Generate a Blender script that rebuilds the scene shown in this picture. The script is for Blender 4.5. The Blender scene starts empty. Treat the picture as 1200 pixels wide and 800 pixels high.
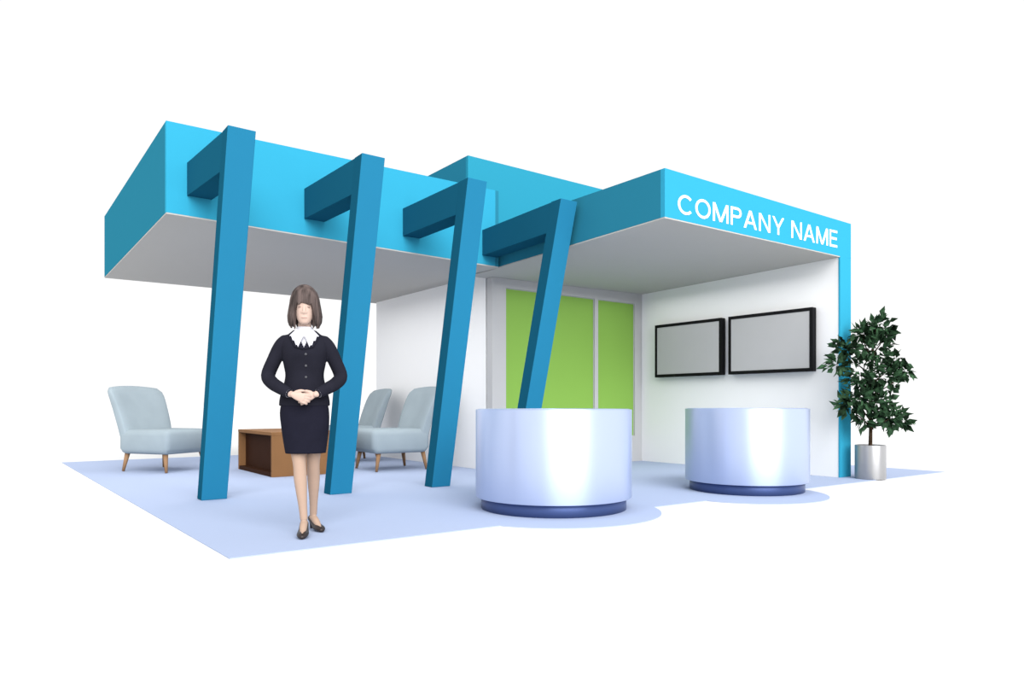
import bpy, bmesh, math, random
from mathutils import Vector, Matrix
random.seed(5)
S = bpy.context.scene
COL = S.collection
S.view_settings.view_transform = 'Standard'
S.view_settings.look = 'None'
TH = math.atan2(.6, .8)          # booth axes: local x = (.8,.6), local y = (-.6,.8)

def W(a, b, z=0): return Vector((.8*a-.6*b, .6*a+.8*b, z))

# ------------------------------------------------------------------ materials
def mat(name, col, rough=.7, spec=.05, metal=0, var=.03, scale=6, stretch=None, brushed=0):
    m = bpy.data.materials.new(name); m.use_nodes = True
    nt = m.node_tree; bs = nt.nodes['Principled BSDF']
    tc = nt.nodes.new('ShaderNodeTexCoord'); nz = nt.nodes.new('ShaderNodeTexNoise')
    nz.inputs['Scale'].default_value = scale
    mx = nt.nodes.new('ShaderNodeMix'); mx.data_type = 'RGBA'
    mx.inputs[6].default_value = tuple(c*(1-var) for c in col)+(1,)
    mx.inputs[7].default_value = tuple(min(1, c*(1+var)) for c in col)+(1,)
    if stretch:
        mp = nt.nodes.new('ShaderNodeMapping'); mp.inputs['Scale'].default_value = stretch
        nt.links.new(tc.outputs['Object'], mp.inputs['Vector']); nt.links.new(mp.outputs[0], nz.inputs['Vector'])
    else:
        nt.links.new(tc.outputs['Object'], nz.inputs['Vector'])
    if var > .25:
        mr = nt.nodes.new('ShaderNodeMapRange'); mr.inputs[1].default_value = .35; mr.inputs[2].default_value = .65
        nt.links.new(nz.outputs['Fac'], mr.inputs[0]); nt.links.new(mr.outputs[0], mx.inputs[0])
    else:
        nt.links.new(nz.outputs['Fac'], mx.inputs[0])
    nt.links.new(mx.outputs[2], bs.inputs['Base Color'])
    bs.inputs['Roughness'].default_value = rough
    bs.inputs['Metallic'].default_value = metal
    bs.inputs['Specular IOR Level'].default_value = spec
    if brushed:                                    # brushed round the drum: highlight becomes an upright band
        tg = nt.nodes.new('ShaderNodeTangent'); tg.direction_type = 'RADIAL'; tg.axis = 'Z'
        nt.links.new(tg.outputs[0], bs.inputs['Tangent'])
        bs.inputs['Anisotropic'].default_value = brushed; bs.inputs['Anisotropic Rotation'].default_value = .25
    return m
M = dict(
 floor=mat('white_floor', (.66,.66,.66), .9, 0, var=.005),
 carpet=mat('carpet_blue', (.35,.41,.555), .95, 0, var=.015, scale=40),
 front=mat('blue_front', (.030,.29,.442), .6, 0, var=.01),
 side=mat('blue_side_shade', (.021,.174,.258), .6, 0, var=.01),  # canopy blue with the shade of the side faces mixed into the colour
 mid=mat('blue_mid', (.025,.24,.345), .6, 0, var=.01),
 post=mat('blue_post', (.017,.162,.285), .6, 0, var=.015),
 post_shade=mat('blue_post_shade', (.008,.085,.143), .6, 0, var=.015),  # post blue darkened, shade of the turned-away faces is in the colour
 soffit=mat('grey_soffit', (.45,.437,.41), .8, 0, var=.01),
 roof=mat('roof_blue', (.016,.20,.31), .8, 0),
 wall=mat('white_wall', (.79,.79,.79), .8, 0, var=.006),
 frame=mat('grey_frame', (.44,.44,.445), .7, .05, var=.01),
 green=mat('green_glass', (.215,.40,.072), .5, .1, var=.03, scale=.8),
 letter=mat('white_letter', (.80,.80,.80), .6, 0, var=.01),
 black=mat('black_plastic', (.004,.004,.005), .5, .1),
 screen=mat('grey_screen', (.39,.39,.395), .5, .1, var=.02),
 counter=mat('pale_blue_satin', (.49,.57,.78), .46, .2, .62, var=.01, brushed=.9),
 plinth=mat('navy_plinth', (.055,.085,.21), .4, .2, .4, var=.02, brushed=.8),
 fabric=mat('grey_blue_fabric', (.26,.31,.34), .9, .02, var=.07, scale=5),
 wood=mat('leg_wood', (.26,.15,.08), .6, .1, var=.15, scale=14),
 table=mat('brown_wood', (.21,.105,.045), .6, .05, var=.1, scale=4),
 table_shade=mat('brown_wood_shade', (.035,.013,.006), .7, .05, var=.15, scale=4),  # table brown darkened, shade inside the hollow is in the colour
 skin=mat('skin', (.47,.345,.29), .6, .1, var=.03),
 leg=mat('leg_skin', (.38,.265,.20), .6, .1, var=.03),
 suit=mat('navy_suit', (.013,.013,.020), .9, .05, var=.2, scale=10),
 skirt=mat('navy_skirt', (.010,.010,.018), .9, .05, var=.2, scale=10),
 blouse=mat('white_blouse', (.56,.56,.61), .8, .05, var=.05, scale=20),
 hair=mat('brown_hair', (.072,.054,.050), .65, .1, var=.55, scale=34, stretch=(1,1,.12)),
 shoe=mat('dark_brown_shoe', (.022,.015,.014), .4, .3),
 button=mat('button_dark', (.05,.05,.06), .4, .3),
 lip=mat('lip', (.42,.275,.235), .6, .1),
 eye=mat('eye_brown', (.25,.175,.15), .5, .2),
 pot=mat('silver_pot', (.42,.42,.43), .42, .4, .65, var=.01, brushed=.9),
 soil=mat('soil', (.03,.02,.013), .95, 0, var=.3, scale=40),
 bark=mat('bark', (.05,.032,.02), .9, 0, var=.3, scale=30),
 leaf=mat('leaf_green', (.022,.052,.025), .6, .04, var=.8, scale=11),
)

# ------------------------------------------------------------------ helpers
def obj(name, bm, m, parent=None, smooth=False, label=None):
    bmesh.ops.recalc_face_normals(bm, faces=bm.faces[:])
    me = bpy.data.meshes.new(name); bm.to_mesh(me); bm.free()
    me.materials.append(M[m])
    if smooth:
        for p in me.polygons: p.use_smooth = True
    o = bpy.data.objects.new(name, me); COL.objects.link(o)
    if parent: o.parent = parent
    if label: o['label'] = label
    return o
def thing(name, label, cat, loc=(0,0,0), rotz=0, group=None):
    o = bpy.data.objects.new(name, None); COL.objects.link(o)
    o.location = loc; o.rotation_euler = (0,0,rotz); o.empty_display_size = .2
    o['label'] = label; o['category'] = cat
    if group: o['group'] = group
    return o
def struct(name, bm, m, label, cat, parent=None):
    o = obj(name, bm, m, parent)
    o['kind'] = 'structure'; o['label'] = label; o['category'] = cat
    return o
def dup(root, loc, rotz, label):
    r = root.copy(); COL.objects.link(r); r.location = loc; r.rotation_euler = (0,0,rotz); r['label'] = label
    for ch in list(root.children):
        c = ch.copy(); COL.objects.link(c); c.parent = r
        for g in list(ch.children):
            d = g.copy(); COL.objects.link(d); d.parent = c
    return r
def fv(z, x, y): return z(x, y) if callable(z) else z
def box(bm, x0, x1, y0, y1, z0, z1, bev=0, seg=2):
    t = bmesh.new()
    pts = [(x0,y0),(x1,y0),(x1,y1),(x0,y1)]
    lo = [t.verts.new((x,y,fv(z0,x,y))) for x,y in pts]
    hi = [t.verts.new((x,y,fv(z1,x,y))) for x,y in pts]
    t.faces.new(lo[::-1]); t.faces.new(hi)
    for i in range(4): t.faces.new((lo[i],lo[(i+1)%4],hi[(i+1)%4],hi[i]))
    if bev: bmesh.ops.bevel(t, geom=t.edges[:], offset=bev, segments=seg, affect='EDGES', profile=.5)
    merge(bm, t)
def merge(bm, t, mtx=None):
    if mtx is not None: bmesh.ops.transform(t, matrix=mtx, verts=t.verts[:])
    me = bpy.data.meshes.new('tmp'); t.to_mesh(me); t.free(); bm.from_mesh(me); bpy.data.meshes.remove(me)
def gridslab(bm, x0, x1, y0, y1, zf, th, n=6):
    g = [[(x0+(x1-x0)*i/n, y0+(y1-y0)*j/n) for j in range(n+1)] for i in range(n+1)]
    lo = [[bm.verts.new((x,y,zf(x,y))) for x,y in r] for r in g]
    hi = [[bm.verts.new((x,y,zf(x,y)+th)) for x,y in r] for r in g]
    for i in range(n):
        for j in range(n):
            bm.faces.new((lo[i][j],lo[i][j+1],lo[i+1][j+1],lo[i+1][j])); bm.faces.new((hi[i][j],hi[i+1][j],hi[i+1][j+1],hi[i][j+1]))
    for i in range(n):
        for j in (0,n):
            bm.faces.new((lo[i][j],lo[i+1][j],hi[i+1][j],hi[i][j])); bm.faces.new((lo[j][i],lo[j][i+1],hi[j][i+1],hi[j][i]))
def cyl(bm, prof, n=64, c=(0,0)):
    rings = []
    for r, z in prof:
        rings.append([bm.verts.new((c[0]+r*math.cos(2*math.pi*k/n), c[1]+r*math.sin(2*math.pi*k/n), z)) for k in range(n)])
    for A, B in zip(rings, rings[1:]):
        for k in range(n): bm.faces.new((A[k],A[(k+1)%n],B[(k+1)%n],B[k]))
    bm.faces.new(rings[0][::-1]); bm.faces.new(rings[-1])
def loft(bm, rings, n=32, pw=2.0):
    R = []
    for cx,cy,z,rx,ry in rings:
        r = []
        for k in range(n):
            t = 2*math.pi*k/n; c, s = math.cos(t), math.sin(t)
            r.append(bm.verts.new((cx+rx*math.copysign(abs(c)**(2/pw),c), cy+ry*math.copysign(abs(s)**(2/pw),s), z)))
        R.append(r)
    for A, B in zip(R, R[1:]):
        for k in range(n): bm.faces.new((A[k],A[(k+1)%n],B[(k+1)%n],B[k]))
    bm.faces.new(R[0][::-1]); bm.faces.new(R[-1])
def cat(pts, k=4):
    out = []; n = len(pts)
    for i in range(n-1):
        p0,p1,p2,p3 = pts[max(i-1,0)],pts[i],pts[i+1],pts[min(i+2,n-1)]
        for j in range(k):
            t = j/k
            out.append(tuple(.5*((2*b)+(c-a)*t+(2*a-5*b+4*c-d)*t*t+(3*b-a-3*c+d)*t**3) for a,b,c,d in zip(p0,p1,p2,p3)))
    out.append(tuple(pts[-1])); return out
def tube(bm, pr, n=14, k=4, up=None, round_ends=True):
    """pr: list of (x,y,z,r) or (x,y,z,r1,r2) with r1 along up"""
    pr = [p if len(p) == 5 else (*p, p[3]) for p in pr]
    if k > 1: pr = cat(pr, k)
    P = [Vector(p[:3]) for p in pr]
    if round_ends:
        d0 = (P[0]-P[1]).normalized(); d1 = (P[-1]-P[-2]).normalized()
        a, b = pr[0], pr[-1]
        pr = [(*(P[0]+d0*min(a[3:])*.8), a[3]*.45, a[4]*.45), *pr, (*(P[-1]+d1*min(b[3:])*.8), b[3]*.45, b[4]*.45)]
        P = [Vector(p[:3]) for p in pr]
    u = Vector(up) if up else None
    R = []
    for i, p in enumerate(P):
        d = (P[min(i+1,len(P)-1)]-P[max(i-1,0)]).normalized()
        if u is None: u = d.orthogonal()
        u = (u-d*u.dot(d)).normalized(); w = d.cross(u)
        R.append([bm.verts.new(p+u*math.cos(2*math.pi*q/n)*pr[i][3]+w*math.sin(2*math.pi*q/n)*pr[i][4]) for q in range(n)])
    for A, B in zip(R, R[1:]):
        for q in range(n): bm.faces.new((A[q],A[(q+1)%n],B[(q+1)%n],B[q]))
    bm.faces.new(R[0][::-1]); bm.faces.new(R[-1])
def ell(bm, c, r, n=12):
    bmesh.ops.create_uvsphere(bm, u_segments=n*2, v_segments=n, radius=1, matrix=Matrix.Translation(c) @ Matrix.Diagonal((*r,1)))
def bake(o, mods):
    for t, kw in mods:
        m = o.modifiers.new(t, t)
        for k, v in kw.items(): setattr(m, k, v)
    dg = bpy.context.evaluated_depsgraph_get()
    dg.update()
    me = bpy.data.meshes.new_from_object(o.evaluated_get(dg))
    ms = list(o.data.materials); o.modifiers.clear(); o.data = me
    if not me.materials:
        for m in ms: me.materials.append(m)
    for p in me.polygons: p.use_smooth = True
def remesh(o, vox, it=3):
    bake(o, [('REMESH', dict(mode='VOXEL', voxel_size=vox, use_smooth_shade=True)), ('SMOOTH', dict(factor=.5, iterations=it))])

# ------------------------------------------------------------------ camera, world, light
cd = bpy.data.cameras.new('camera'); cam = bpy.data.objects.new('camera', cd); COL.objects.link(cam)
cam.location = (0,0,.88); cam.rotation_euler = (math.pi/2,0,0)
cd.sensor_width = 36; cd.lens = 826/1200*36; cd.shift_y = 74/1200; cd.clip_end = 2000
S.camera = cam
w = bpy.data.worlds.new('world'); S.world = w; w.use_nodes = True
w.node_tree.nodes['Background'].inputs[0].default_value = (1,1,1,1)
w.node_tree.nodes['Background'].inputs[1].default_value = 1.03
sd = bpy.data.lights.new('sun', 'SUN'); sd.energy = 4.8; sd.angle = math.radians(54)
sun = bpy.data.objects.new('sun', sd); COL.objects.link(sun)
el = math.radians(30); dv = Vector((.34*math.cos(el), -.940*math.cos(el), math.sin(el)))
sun.rotation_euler = dv.to_track_quat('Z','Y').to_euler(); sun.location = dv*20
for a, b, z, sx, sy, e in ((3.2,9.0,2.5,3.2,3.6,66),(6.7,6.0,2.5,2.6,2.8,28)):      # added fill lights with no visible source, lifting the floor under both soffits
    ld = bpy.data.lights.new('fill_light', 'AREA'); ld.shape = 'RECTANGLE'; ld.size = sx; ld.size_y = sy; ld.energy = e
    lo_ = bpy.data.objects.new('fill_light', ld); COL.objects.link(lo_); lo_.location = W(a,b,z); lo_.rotation_euler = (0,0,TH)

# ------------------------------------------------------------------ floor and carpet
bm = bmesh.new(); cyl(bm, [(600,-.05),(600,0)], 96)
struct('floor', bm, 'floor', 'plain white floor all around the booth', 'floor')
bm = bmesh.new()
fb = lambda a: 4.178-.0233*(a-1.122)
poly = [(1.122,4.178)]
for ac, bc, R in ((3.80,4.489,.88),(6.03,4.19,.76)):
    A0 = math.pi-math.asin((fb(ac-R*.9)-bc)/R); A1 = 2*math.pi+math.asin((fb(ac+R*.9)-bc)/R)
    for k in range(41):
        t = A0+(A1-A0)*k/40
        poly.append((ac+R*math.cos(t), bc+R*math.sin(t)))
poly += [(10.04,3.97),(10.04,12.65),(.95,12.65)]
lo = [bm.verts.new((x,y,.0005)) for x,y in poly]; hi = [bm.verts.new((x,y,.006)) for x,y in poly]
bm.faces.new(lo[::-1]); bm.faces.new(hi)
for i in range(len(lo)): bm.faces.new((lo[i],lo[(i+1)%len(lo)],hi[(i+1)%len(lo)],hi[i]))
o = obj('carpet', bm, 'carpet'); o.rotation_euler = (0,0,TH)
o['label'] = 'large pale lavender blue carpet under the whole booth with rounded bulges at the counters'; o['category'] = 'carpet'
CZ = .0065

# ------------------------------------------------------------------ canopies
def cl(x): return max(0, min(1, x))
def zl(a, b): return 2.62-.06*cl((a-1.33)/3.73)*(1-cl((b-7.02)/4.08))
def zr(a, b):
    s, t = cl((a-5.08)/3.14), cl((b-4.4)/3.18)
    return 2.62*(1-s)*(1-t)+2.65*s*(1-t)+2.60*s*t+2.555*(1-s)*t
def canopy(label, a0, a1, b0, b1, zb, zt, mats):
    t = thing('canopy', label, 'canopy', W(a0,b0), TH)
    L = lambda f: (lambda x, y: f(x+a0, y+b0)+.012) if callable(f) else f+.012
    w_, d_, th = a1-a0, b1-b0, .05
    ZT = (lambda x, y: zt(x+a0, y+b0)) if callable(zt) else zt
    zbl = L(zb)
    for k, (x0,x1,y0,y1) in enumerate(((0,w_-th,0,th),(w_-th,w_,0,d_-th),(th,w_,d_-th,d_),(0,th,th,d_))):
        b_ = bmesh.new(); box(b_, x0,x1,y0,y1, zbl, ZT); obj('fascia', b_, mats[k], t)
    b_ = bmesh.new(); gridslab(b_, .002, w_-.002, .002, d_-.002, (lambda x,y: zb(x+a0,y+b0)) if callable(zb) else (lambda x,y: zb), .0118)
    obj('soffit', b_, 'soffit', t, label='flat grey underside')
    rz = 3.0 if not callable(zt) and zt < 3.2 else 3.4
    b_ = bmesh.new(); box(b_, th,w_-th,th,d_-th, rz, rz+.03); obj('roof_panel', b_, 'roof', t)
    return t
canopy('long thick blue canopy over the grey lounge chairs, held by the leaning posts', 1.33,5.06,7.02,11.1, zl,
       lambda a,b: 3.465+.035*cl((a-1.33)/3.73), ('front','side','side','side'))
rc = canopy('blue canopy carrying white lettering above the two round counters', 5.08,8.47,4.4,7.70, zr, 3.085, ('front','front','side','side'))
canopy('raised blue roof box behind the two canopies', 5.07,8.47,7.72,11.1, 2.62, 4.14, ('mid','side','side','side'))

# lettering: sans-serif capitals drawn from strokes, one part per letter (unit cap height)
def rect(x0,x1,y0,y1): return [(x0,y0),(x1,y0),(x1,y1),(x0,y1)]
def diag(x0,y0,x1,y1,h): return [(x0-h,y0),(x0+h,y0),(x1+h,y1),(x1-h,y1)]
def arc(cx,cy,rx,ry,t0,t1,v,hh,n=36):
    out = []
    for k in range(n):
        a, b = [math.radians(t0+(t1-t0)*(k+e)/n) for e in (0,1)]
        f = lambda t, x, y: (cx+x*math.cos(t), cy+y*math.sin(t))
        out.append([f(a,rx,ry),f(b,rx,ry),f(b,rx-v,ry-hh),f(a,rx-v,ry-hh)])
    return out
V, H = .122, .14
D = .072
GL = {
 'C': (.84, arc(.44,.5,.44,.515,42,318,V,H)),
 'O': (.90, arc(.45,.5,.45,.515,0,360,V,H)),
 'M': (.96, [rect(.0,V,0,1), rect(.96-V,.96,0,1), diag(.48,0,D,1,D), diag(.48,0,.96-D,1,D)]),
 'P': (.70, [rect(0,V,0,1), rect(V,.44,1-H,1), rect(V,.44,.42,.42+H)]+arc(.43,.71,.27,.29,-90,90,V,H,18)),
 'A': (.88, [diag(D,0,.44,1,D), diag(.88-D,0,.44,1,D), rect(.2,.68,.25,.25+H*.9)]),
 'N': (.80, [rect(0,V,0,1), rect(.80-V,.80,0,1), diag(.80-D,0,D,1,D)]),
 'Y': (.86, [rect(.43-V/2,.43+V/2,0,.45), diag(.43,.40,D,1,D), diag(.43,.40,.86-D,1,D)]),
 'E': (.66, [rect(0,V,0,1), rect(V,.66,0,H), rect(V,.62,.44,.44+H), rect(V,.66,1-H,1)]),
}
TXT = 'COMPANY NAME'; GAP = .145
tot = sum((GL[c][0] if c != ' ' else .26)+GAP for c in TXT)-GAP
A0, A1, HH = 5.262-5.08, 8.145-5.08, .182
kx = (A1-A0)/tot; cx = 0
for ch in TXT:
    if ch == ' ': cx += .26+GAP; continue
    wd, polys = GL[ch]; b_ = bmesh.new()
    for p in polys:
        pts = []
        for x, y in p:
            X = A0+(cx+x)*kx; f = (X-A0)/(A1-A0)
            pts.append((X, 2.695+.055*f+HH*(1+.10*f)*y))
        fr = [b_.verts.new((x,-.004,z)) for x,z in pts]; bk = [b_.verts.new((x,-.0005,z)) for x,z in pts]
        b_.faces.new(fr); b_.faces.new(bk[::-1])
        for i in range(4): b_.faces.new((fr[i],fr[(i+1)%4],bk[(i+1)%4],bk[i]))
    bmesh.ops.remove_doubles(b_, verts=b_.verts[:], dist=1e-5)
    obj('letter', b_, 'letter', rc, label=f'flat white capital {ch}')
    cx += wd+GAP

# ------------------------------------------------------------------ walls and windows
def rot(o): o.rotation_euler = (0,0,TH); return o
bm = bmesh.new(); box(bm, 8.22,8.47,4.42,7.70, CZ, zr)
wr = rot(struct('wall_right', bm, 'wall', 'white side wall carrying the two screens', 'wall'))
bm = bmesh.new(); box(bm, 8.215,8.47,4.40,4.419, CZ, lambda a,b: zr(a,b)+.011); o = obj('end_panel', bm, 'front', wr, label='bright blue strip covering the front end of the wall')
bm = bmesh.new(); box(bm, 5.36,5.46,7.735,11.0, CZ, 2.62)
rot(struct('wall_left', bm, 'wall', 'white partition wall behind the lounge chairs', 'wall'))
bm = bmesh.new()
xs = [5.36,5.586,7.209,7.28,8.06,8.22]
Z0, Z1 = .40, 2.44
for i in (0,2,4): box(bm, xs[i],xs[i+1],7.58,7.70, Z0,Z1)
box(bm, 5.36,8.22,7.58,7.70, CZ,Z0); box(bm, 5.36,8.22,7.58,7.70, Z1, zr)
rot(struct('wall_back', bm, 'frame', 'light grey back wall framing the green windows', 'wall'))
for n, i in enumerate((1,3)):
    p = .008
    bm = bmesh.new(); xa, xb = xs[i]+.001, xs[i+1]-.001
    box(bm, xa,xa+p,7.60,7.66,Z0+.001,Z1-.001); box(bm, xb-p,xb,7.60,7.66,Z0+.001,Z1-.001)
    box(bm, xa+p,xb-p,7.60,7.66,Z0+.001,Z0+p); box(bm, xa+p,xb-p,7.60,7.66,Z1-p,Z1-.001)
    lab = ['wide green window pane crossed by the fourth leaning post','narrow green window pane next to the white wall with screens'][n]
    wn = rot(struct(f'window_{n+1}', bm, 'frame', lab, 'window'))
    bm = bmesh.new(); box(bm, xa+p,xb-p,7.605,7.63,Z0+p,Z1-p); obj('pane', bm, 'green', wn)

# ------------------------------------------------------------------ leaning posts
posts = [(1.70,5.96,3.15,6.83,.085,'tall leaning blue post at the left, nearest the canopy\'s outer corner'),
         (2.80,5.80,3.114,6.52,.075,'leaning blue post standing just behind the woman'),
         (3.90,5.763,3.10,6.457,.05,'leaning blue post between the grey armchairs and the larger counter'),
         (4.905,5.54,3.02,6.36,-.02,'leaning blue post rising behind the larger counter in front of green windows')]
def paint_shade(o):                       # shade painted in: front face keeps the lit blue, other faces the darker copy
    o.data.materials.append(M['post_shade'])
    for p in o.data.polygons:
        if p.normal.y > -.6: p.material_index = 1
for a, bt, zt, bb, sk, lab in posts:
    t = thing('leaning_post', lab, 'post', W(a,bb+.08,CZ), TH, 'leaning blue posts holding the canopy')
    wd, th = .112, .16; o0 = bb+.08
    bm = bmesh.new(); pr = [(bb,0),(bb+th,0),(bt+th,zt-CZ),(bt,zt-CZ)]
    l = [bm.verts.new((-wd,y-o0,z)) for y,z in pr]; r = [bm.verts.new((wd,y-o0,z)) for y,z in pr]
    bm.faces.new(l); bm.faces.new(r[::-1])
    for i in range(4): bm.faces.new((l[i],l[(i+1)%4],r[(i+1)%4],r[i]))
    bmesh.ops.recalc_face_normals(bm, faces=bm.faces[:])
    bmesh.ops.bevel(bm, geom=bm.edges[:], offset=.003, segments=1, affect='EDGES')
    paint_shade(obj('post', bm, 'post', t))
    bm = bmesh.new(); zt2 = zt-CZ-.004; y0 = bt-o0
    k = (bb-bt)/zt
    pr = [(y0+th-.03,zt2),(y0+th+.31*k-.02,zt2-.31),(7.0185-o0,zt2-.335),(7.0185-o0,zt2-.03)]
    ss = [0,0,sk,sk]
    l = [bm.verts.new((-wd+.004-s,y,z)) for (y,z),s in zip(pr,ss)]; r = [bm.verts.new((wd-.004-s,y,z)) for (y,z),s in zip(pr,ss)]
    bm.faces.new(l); bm.faces.new(r[::-1])
    for i in range(4): bm.faces.new((l[i],l[(i+1)%4],r[(i+1)%4],r[i]))
    paint_shade(obj('arm', bm, 'post', t))

# ------------------------------------------------------------------ screens
for b0, b1, lab in ((6.02,7.22,'wall mounted flat screen on the white wall, nearer the green windows'),(4.69,5.91,'wall mounted flat screen on the white wall, nearer the potted tree')):
    t = thing('flat_screen', lab, 'screen', W(8.22,(b0+b1)/2,1.29), TH, 'flat screens on the white wall')
    h = (b1-b0)/2; H_ = .785
    bm = bmesh.new(); box(bm, -.10,-.02,-h,h,0,H_,.008); box(bm, -.02,-.001,-.3,.3,.15,H_-.15); obj('housing', bm, 'black', t)
    bm = bmesh.new(); fr = .042
    for q in ((-h,-h+fr,0,H_),(h-fr,h,0,H_),(-h+fr,h-fr,0,fr),(-h+fr,h-fr,H_-fr,H_)):
        box(bm, -.108,-.1001,*q)
    obj('bezel', bm, 'black', t)
    bm = bmesh.new(); box(bm, -.104,-.1003,-h+fr,h-fr,fr,H_-fr); obj('display', bm, 'screen', t, label='blank grey display')

# ------------------------------------------------------------------ counters
def roundsmooth(o):
    for p in o.data.polygons: p.use_smooth = len(p.vertices) == 4
for (x,y,R,rb,lab) in ((.354,6.03,.663,.617,'larger round pale blue counter, nearest the woman, on a navy plinth'),
                       (2.42,7.29,.612,.567,'smaller round pale blue counter in front of the wall screens')):
    t = thing('round_counter', lab, 'counter', (x,y,CZ), 0, 'round reception counters')
    bm = bmesh.new(); cyl(bm, [(rb,0),(rb,.112)], 128); roundsmooth(obj('plinth', bm, 'plinth', t, label='recessed navy blue base band'))
    bm = bmesh.new(); cyl(bm, [(R-.004,.100),(R-.0006,.1035),(R,.1042),(R,.4),(R,.8305),(R-.0006,.8312),(R-.003,.8335)], 128); roundsmooth(obj('body', bm, 'counter', t))
    bm = bmesh.new(); cyl(bm, [(R-.02,.8338),(R-.02,.8365),(R-.022,.838)], 128); roundsmooth(obj('countertop', bm, 'counter', t))

# ------------------------------------------------------------------ lounge chairs (face local +x)
def chair(label, loc, rz):
    t = thing('lounge_chair', label, 'chair', loc, rz, 'grey blue lounge chairs')
    bm = bmesh.new(); box(bm, -.36,.47,-.39,.39,.235,.545,.07,4)
    for v in bm.verts:
        if v.co.z > .5: v.co.z += .025*(1-(v.co.y/.38)**2)
        if v.co.z < .3: v.co.x *= .95
    obj('seat', bm, 'fabric', t, True)
    # curved, reclined backrest with rounded upper corners
    bm = bmesh.new(); nz, ny = 14, 14
    def bp(u, v, side):                                  # u 0..1 across, v 0..1 up
        yy = (u*2-1); half = .37+.06*v
        half *= (1-.12*max(0,(v-.88)/.12)**2)
        z = .25+.88*v - .03*max(0,(v-.8)/.2)*yy*yy
        x = -.33-.30*v**1.15+.09*yy*yy*(.4+.6*v) + (.15-.05*v)*side*(1-.35*abs(yy)**6)*(1-.35*max(0,(v-.9)/.1)**2) + .03*math.sin(v*math.pi)*side
        return (x, yy*half, z)
    F = [[bm.verts.new(bp(i/ny,j/nz,1)) for j in range(nz+1)] for i in range(ny+1)]
    B = [[bm.verts.new(bp(i/ny,j/nz,0)) for j in range(nz+1)] for i in range(ny+1)]
    for i in range(ny):
        for j in range(nz):
            bm.faces.new((F[i][j],F[i+1][j],F[i+1][j+1],F[i][j+1])); bm.faces.new((B[i][j],B[i][j+1],B[i+1][j+1],B[i+1][j]))
    for i in range(ny):
        for j in (0,nz): bm.faces.new((F[i][j],F[i+1][j],B[i+1][j],B[i][j]))
    for j in range(nz):
        for i in (0,ny): bm.faces.new((F[i][j],F[i][j+1],B[i][j+1],B[i][j]))
    o = obj('backrest', bm, 'fabric', t, True)
    bake(o, [('BEVEL', dict(width=.03, segments=3, limit_method='ANGLE', angle_limit=.9))])
    for sx in (-1,1):
        for sy in (-1,1):
            bm = bmesh.new()
            x0, y0 = (.35 if sx > 0 else -.29), .30*sy
            tube(bm, [(x0,y0,.25,.032),(x0+.045*sx,y0+.03*sy,.0045,.017)], 12, 1, round_ends=False)
            obj('leg', bm, 'wood', t, True, label='tapered wooden leg')
    return t
c1 = chair('grey blue armless lounge chair at the far left, facing the coffee table', (-4.66,9.42,CZ), math.radians(-20))
dup(c1, (-1.62,9.62,CZ), math.radians(-145), 'grey blue lounge chair with its back to the white partition, nearest the third post')
dup(c1, (-2.52,11.0,CZ), math.radians(-150), 'grey blue lounge chair farthest back, mostly hidden behind the second post')

# ------------------------------------------------------------------ coffee table
t = thing('coffee_table', 'low brown wooden box table with dark open side, between the lounge chairs', 'table', W(3.2,9.2,CZ), TH)
x0,x1,y0,y1 = -.43,.43,-.70,.70
bm = bmesh.new(); box(bm, x0,x1,y0,y1,.50,.54,.004); obj('table_top', bm, 'table', t)
for s in (-1,1):
    bm = bmesh.new(); ya = y0 if s < 0 else y1-.04
    box(bm, x0+.002,x1-.002,ya+.001,ya+.039,0,.4995,.003); obj('side_panel', bm, 'table', t)
bm = bmesh.new(); box(bm, x0+.005,x1-.01,y0+.04,y1-.04,.0,.05); obj('shelf', bm, 'table_shade', t, label='lower shelf, brown darkened for shade')
bm = bmesh.new(); box(bm, -.34,-.31,y0+.04,y1-.04,.0505,.499); obj('shade_panel', bm, 'table_shade', t, label='added inner panel, brown darkened for shade')  # panel added to close the see-through hollow with painted shade

# ------------------------------------------------------------------ potted tree
PX, PY = 4.24, 8.34
t = thing('potted_tree', 'dark green leafy tree in a silver cylinder pot by the blue wall end', 'potted plant', (PX,PY,CZ))
bm = bmesh.new(); cyl(bm, [(.162,0),(.168,.005),(.168,.393),(.166,.398),(.156,.398),(.154,.36)], 64)
roundsmooth(obj('pot', bm, 'pot', t))
bm = bmesh.new(); cyl(bm, [(.153,.362),(.153,.372)], 32); obj('soil', bm, 'soil', t)
s_ = 8.34/826
clus = [(1028,384,16),(1010,392,10),(1038,390,9),(1020,410,18),(988,411,13),(1048,422,11),(1002,438,22),(1032,443,19),(981,428,10),(1054,436,7),(1001,467,19),(1026,470,18),(1045,486,13),(990,472,10),(1010,492,9),(1033,491,10),(1053,493,7)]
bmt = bmesh.new(); tube(bmt, [(0,0,.36,.022),(.01,.01,.7,.018),(.0,0,1.1,.015),(.03,0,1.5,.010),(.08,0,1.85,.005)], 10)
bml = bmesh.new()
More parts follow.
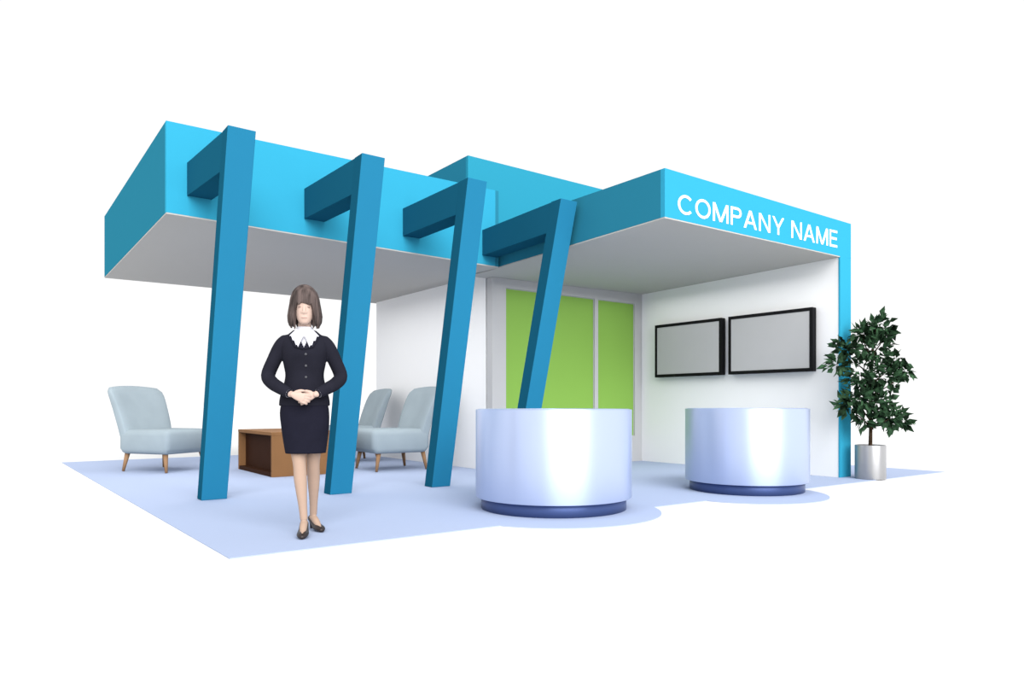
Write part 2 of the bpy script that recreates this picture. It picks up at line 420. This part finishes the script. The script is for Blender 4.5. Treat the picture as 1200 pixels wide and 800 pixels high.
for (px,py,r) in clus:
    C_ = Vector(((px-1019)*s_, random.uniform(-.14,.02), .88-CZ-(py-474)*s_)); R = r*s_
    h = max(.62, C_.z-.28)
    tube(bmt, [(0.01,0,h,.008),(C_.x*.6,C_.y*.6,(h+C_.z)/2,.006),(C_.x,C_.y,C_.z,.003)], 6, 3)
    for k in range(int(r*4.6)):
        v = Vector((random.gauss(0,1),random.gauss(0,1),random.gauss(0,1))).normalized()
        p = C_+v*R*random.uniform(.05,.85)**.7
        d = (v*.9+Vector((random.uniform(-.6,.6),random.uniform(-.6,.6),random.uniform(-.7,.4)))).normalized()
        L = random.uniform(.085,.145); wdt = L*random.uniform(.21,.32)
        wp = p+Vector((PX,PY,0))+d*L*.5; aa = .8*wp.x+.6*wp.y; bb = -.6*wp.x+.8*wp.y
        lim = 4.27
        if aa < 8.66 and bb > lim: p += Vector((-.45,-.89,0))*(bb-lim)/.44
        n_ = d.cross(Vector((random.gauss(0,1),random.gauss(0,1),random.gauss(0,1)))).normalized(); q = d.cross(n_)
        base = bml.verts.new(p); tip = bml.verts.new(p+d*L-q*.012)
        mid = bml.verts.new(p+d*L*.5+q*.0); l1 = bml.verts.new(p+d*L*.45+n_*wdt+q*.014); l2 = bml.verts.new(p+d*L*.45-n_*wdt+q*.014)
        bml.faces.new((base,mid,l1)); bml.faces.new((mid,tip,l1)); bml.faces.new((base,l2,mid)); bml.faces.new((mid,l2,tip))
obj('trunk', bmt, 'bark', t, True)
obj('foliage', bml, 'leaf', t)

# ------------------------------------------------------------------ woman (faces local -y)
P = thing('person', 'woman in a dark navy skirt suit and white blouse, standing with hands clasped', 'person', (-1.397,4.75,CZ), math.radians(14))
jr = [(0,.0,.865,.166,.122),(0,0,.92,.160,.118),(0,0,1.0,.138,.106),(0,0,1.07,.125,.099),(0,-.004,1.14,.136,.106),(0,-.012,1.21,.148,.117),(0,-.008,1.27,.150,.109),(0,.0,1.315,.138,.090),(0,.006,1.348,.104,.074),(0,.008,1.38,.066,.062)]
jr = cat(jr, 4)
def chest_y(x, z):
    for A, B in zip(jr, jr[1:]):
        if A[2] <= z <= B[2]:
            f = (z-A[2])/(B[2]-A[2]); cy = A[1]+(B[1]-A[1])*f; rx = A[3]+(B[3]-A[3])*f; ry = A[4]+(B[4]-A[4])*f
            return cy-ry*math.sqrt(max(0,1-(x/rx)**2))
    return jr[-1][1]-jr[-1][4]
# --- body
bm = bmesh.new()
loft(bm, [(c[0],c[1],c[2],c[3]-.022,c[4]-.022) for c in jr])
loft(bm, cat([(0,0,.76,.120,.095),(0,0,.85,.14,.10),(0,0,.95,.12,.09)],3))
tube(bm, [(0,.015,1.32,.050),(0,.008,1.39,.044),(0,.0,1.47,.044)], 20)
loft(bm, cat([(0,-.058,1.408,.016,.016),(0,-.050,1.420,.034,.038),(0,-.030,1.45,.051,.066),(0,-.012,1.49,.062,.084),(0,0,1.535,.068,.093),(0,.005,1.58,.070,.096),(0,.008,1.62,.063,.086),(0,.01,1.65,.046,.062),(0,.01,1.666,.02,.03)],4), 32)
tube(bm, [(0,-.088,1.535,.007),(0,-.097,1.508,.009),(0,-.101,1.486,.010),(0,-.094,1.478,.009)], 10)
ell(bm, (0,-.087,1.452), (.024,.012,.006)); ell(bm, (0,-.087,1.444), (.019,.011,.006))
for s in (-1,1):
    ell(bm, (s*.071,.01,1.515), (.010,.02,.032))
    ell(bm, (s*.012,-.095,1.483), (.008,.009,.007))
    tube(bm, [(s*.125,.005,1.305,.040),(s*.195,.02,1.18,.036),(s*.232,.02,1.065,.034),(s*.15,-.10,.985,.029),(s*.076,-.172,.940,.020)], 16)
def hand(W0, d, up, nrm, s, q=.9):
    W0, d, up, nrm = Vector(W0), Vector(d).normalized(), Vector(up), Vector(nrm)
    up = (up-d*up.dot(d)).normalized(); nrm = (nrm-d*nrm.dot(d)-up*nrm.dot(up)).normalized()
    tube(bm, [(*W0,.020*q,.017*q),(*(W0+d*.035*q),.030*q,.016*q),(*(W0+d*.085*q),.035*q,.013*q)], 18, 4, up=up)
    for i, L in enumerate((.066,.074,.068,.054)):
        b_ = W0+d*.078*q+up*(.0285-.019*i)*q
        pts = [(*b_,.0090)]; p = b_
        for a_, f, r in ((18,.42,.0086),(42,.33,.0080),(70,.25,.0066)):
            a_ = math.radians(a_); p = p+(d*math.cos(a_)+nrm*math.sin(a_)-up*.04*(i-1.5))*L*f*q; pts.append((*p,r))
        tube(bm, pts, 10, 2)
    b_ = W0+d*.022*q+up*.022*q
    q1 = b_+(d*.75+up*.62-nrm*.1).normalized()*.035*q; q2 = q1+(d*.92+up*.3).normalized()*.026*q
    tube(bm, [(*b_,.013),(*q1,.0098),(*q2,.0075)], 10, 3)
hand((-.072,-.186,.942), (.92,-.14,-.34), (.3,0,.95), (0,1,0), -1)
hand((.072,-.162,.942), (-.92,-.02,-.38), (-.3,0,.95), (0,1,0), 1)
# legs: front leg (picture left) and rear leg
tube(bm, [(-.066,0,.86,.078),(-.054,-.0,.68,.064),(-.034,-.012,.49,.044),(-.026,-.01,.36,.042),(-.012,-.016,.2,.029),(-.004,-.02,.105,.025)], 18)
tube(bm, [(.066,.0,.86,.078),(.062,.03,.68,.064),(.054,.072,.49,.044),(.054,.13,.36,.042),(.052,.18,.2,.029),(.050,.205,.105,.025)], 18)
FT = [((-.004,-.02),(-.03,-1)), ((.050,.205),(.36,-.93))]
for (x,y),(dx,dy) in FT:
    d = Vector((dx,dy,0)).normalized(); c = Vector((x,y,0))
    tube(bm, [(*(c-d*.018+Vector((0,0,.085))),.025), (*(c+d*.05+Vector((0,0,.062))),.025), (*(c+d*.11+Vector((0,0,.032))),.019),(*(c+d*.15+Vector((0,0,.024))),.014)], 14)
body = obj('body', bm, 'skin', P); remesh(body, .0042, 2)
body.data.materials.append(M['leg'])
for p in body.data.polygons:
    if p.center.z < .80: p.material_index = 1
# face details
for s in (-1,1):
    bm = bmesh.new(); ell(bm, (s*.028,-.0865,1.520), (.011,.006,.0040), 8); obj('eye', bm, 'eye', body, True)
bm = bmesh.new(); ell(bm, (0,-.0945,1.449), (.018,.007,.0055), 8); obj('mouth', bm, 'lip', body, True)
# --- blouse
bm = bmesh.new(); loft(bm, [(c[0],c[1],c[2],c[3]-.010,c[4]-.010) for c in jr if c[2] > 1.12]+[(0,.006,1.395,.052,.054)])
bl = obj('blouse', bm, 'blouse', P, True)
def patch(bm, poly, off, th, n=8, ruf=0):
    g = []
    for i in range(n+1):
        r = []
        for j in range(n+1):
            u, v = i/n, j/n
            x = (poly[0][0]*(1-u)+poly[1][0]*u)*(1-v)+(poly[3][0]*(1-u)+poly[2][0]*u)*v
            z = (poly[0][1]*(1-u)+poly[1][1]*u)*(1-v)+(poly[3][1]*(1-u)+poly[2][1]*u)*v
            y = chest_y(x, z)-ruf*v*(.5+.5*math.sin(u*18))
            z += ruf*.5*v*math.sin(u*18)
            r.append((bm.verts.new((x,y-off-th,z)), bm.verts.new((x,y-off+.004,z))))
        g.append(r)
    for i in range(n):
        for j in range(n):
            bm.faces.new([g[a][b][0] for a,b in ((i,j),(i+1,j),(i+1,j+1),(i,j+1))]); bm.faces.new([g[a][b][1] for a,b in ((i,j+1),(i+1,j+1),(i+1,j),(i,j))])
    for i in range(n):
        for j in (0,n):
            bm.faces.new((g[i][j][0],g[i][j][1],g[i+1][j][1],g[i+1][j][0])); bm.faces.new((g[j][i][0],g[j][i][1],g[j][i+1][1],g[j][i+1][0]))
for s in (-1,1):
    bm = bmesh.new(); patch(bm, [(s*.003,1.330),(s*.050,1.380),(s*.094,1.338),(s*.036,1.248)], .010, .006, 18, .013)
    obj('collar', bm, 'blouse', bl, True)
    bm = bmesh.new(); tube(bm, [(s*.102,-.149,.954,.031),(s*.090,-.160,.947,.028)], 16, 1, round_ends=False); obj('cuff', bm, 'blouse', bl, True)
# --- jacket
bm = bmesh.new(); loft(bm, jr, 40)
for s in (-1,1):
    tube(bm, [(s*.115,.004,1.305,.046),(s*.152,.010,1.262,.050),(s*.200,.02,1.165,.047),(s*.236,.02,1.068,.046),(s*.205,-.035,1.018,.044),(s*.155,-.10,.985,.041),(s*.098,-.153,.952,.036)], 18)
jk = obj('jacket', bm, 'suit', P); remesh(jk, .006, 4)
b2 = bmesh.new(); b2.from_mesh(jk.data)
kill = []
for f in b2.faces:
    c = f.calc_center_median()
    if c.z > 1.372 or (c.y < -.02 and c.z > 1.250 and abs(c.x) < .054*(c.z-1.250)/.12): kill.append(f)
bmesh.ops.delete(b2, geom=kill, context='FACES'); b2.to_mesh(jk.data); b2.free()
for s in (-1,1):
    bm = bmesh.new(); patch(bm, [(s*.002,1.235),(s*.056,1.368),(s*.100,1.325),(s*.060,1.250)], .004, .004); obj('lapel', bm, 'suit', jk, True)
for z in (1.205,1.13,1.055):
    bm = bmesh.new(); ell(bm, (.012,chest_y(.012,z)-.002,z), (.009,.005,.009), 8); obj('button', bm, 'button', jk, True)
# --- skirt
bm = bmesh.new(); loft(bm, cat([(.006,.022,.548,.132,.116),(.005,.015,.62,.143,.116),(.004,.006,.72,.155,.118),(0,0,.82,.160,.118),(0,0,.90,.146,.106),(0,0,.96,.122,.092)],4), 40, 2.35)
obj('skirt', bm, 'skirt', P, True)
# --- hair: a layered bob with a fringe
def hr(z):
    T = [(1.39,.096,.092),(1.43,.110,.103),(1.47,.113,.111),(1.51,.107,.113),(1.55,.100,.111),(1.59,.094,.108),(1.63,.080,.096),(1.66,.058,.074),(1.676,.036,.046),(1.684,.012,.015)]
    for A, B in zip(T, T[1:]):
        if A[0] <= z <= B[0]:
            f = (z-A[0])/(B[0]-A[0]); return A[1]+(B[1]-A[1])*f, A[2]+(B[2]-A[2])*f
    return T[-1][1:] if z > 1.6 else T[0][1:]
def rip(a_): return 1+.022*math.sin(11*a_+.7)+.018*math.sin(23*a_+1.9)+.012*math.sin(37*a_)
bm = bmesh.new(); NR = 96; R_ = []
for z in [1.553+.007*i for i in range(19)]+[1.684]:
    rx, ry = hr(z); f = min(1,(1.69-z)/.06)
    R_.append([bm.verts.new((rx*(1+(rip(t)-1)*f)*math.cos(t), .006+ry*(1+(rip(t)-1)*f)*math.sin(t), z-(.012*math.sin(9*t)+.008*math.sin(25*t)+.014*abs(math.cos(t)) if z < 1.556 else 0))) for t in [2*math.pi*k/NR for k in range(NR)]])
for A, B in zip(R_, R_[1:]):
    for k in range(NR): bm.faces.new((A[k],A[(k+1)%NR],B[(k+1)%NR],B[k]))
bm.faces.new(R_[0][::-1]); bm.faces.new(R_[-1])
NZ, NA = 15, 96
O, I = [], []
for j in range(NZ+1):
    ro, ri = [], []
    v = j/NZ
    half = math.radians(40-14*v**2)
    for k in range(NA+1):
        a_ = -math.pi/2+half+(2*math.pi-2*half)*k/NA
        zb = 1.408+.014*math.sin(17*a_)+.010*math.sin(31*a_+1)+.015*math.sin(a_)      # ragged hem, a little shorter behind
        z = zb+(1.562-zb)*v
        rx, ry = hr(z); g = rip(a_)
        ro.append(bm.verts.new((rx*g*math.cos(a_), .006+ry*g*math.sin(a_), z)))
        th_ = .012+.018*min(1,v*3)                                                     # tips thin out
        ri.append(bm.verts.new(((rx*g-th_)*math.cos(a_), .006+(ry*g-th_)*math.sin(a_), z)))
    O.append(ro); I.append(ri)
for j in range(NZ):
    for k in range(NA):
        bm.faces.new((O[j][k],O[j][k+1],O[j+1][k+1],O[j+1][k])); bm.faces.new((I[j][k],I[j+1][k],I[j+1][k+1],I[j][k+1]))
    for k in (0,NA): bm.faces.new((O[j][k],O[j+1][k],I[j+1][k],I[j][k]))
for j in (0,NZ):
    for k in range(NA): bm.faces.new((O[j][k],O[j][k+1],I[j][k+1],I[j][k]))
hb = obj('hair', bm, 'hair', P); remesh(hb, .004, 2)
# --- shoes
for (x,y),(dx,dy) in FT:
    bm = bmesh.new()
    prof = [(-.052,.020,.050,.085),(-.035,.028,.045,.098),(.0,.030,.038,.082),(.04,.032,.024,.062),(.08,.037,.008,.050),(.12,.038,.002,.044),(.155,.029,.002,.036),(.178,.012,.004,.024)]
    R = []
    for tt,hw,zb,zt in cat(prof,3):
        R.append([bm.verts.new((hw*math.cos(q), -tt, (zb+zt)/2+(zt-zb)/2*math.sin(q))) for q in [2*math.pi*k/16 for k in range(16)]])
    for A, B in zip(R, R[1:]):
        for k in range(16): bm.faces.new((A[k],A[(k+1)%16],B[(k+1)%16],B[k]))
    bm.faces.new(R[0][::-1]); bm.faces.new(R[-1])
    tube(bm, [(0,.034,.066,.022),(0,.038,.03,.013),(0,.038,.0,.011)], 12, 2, round_ends=False)
    ang = math.atan2(dx,-dy)
    bmesh.ops.transform(bm, matrix=Matrix.Translation((x,y,0)) @ Matrix.Rotation(ang,4,'Z'), verts=bm.verts[:])
    obj('shoe', bm, 'shoe', P, True)
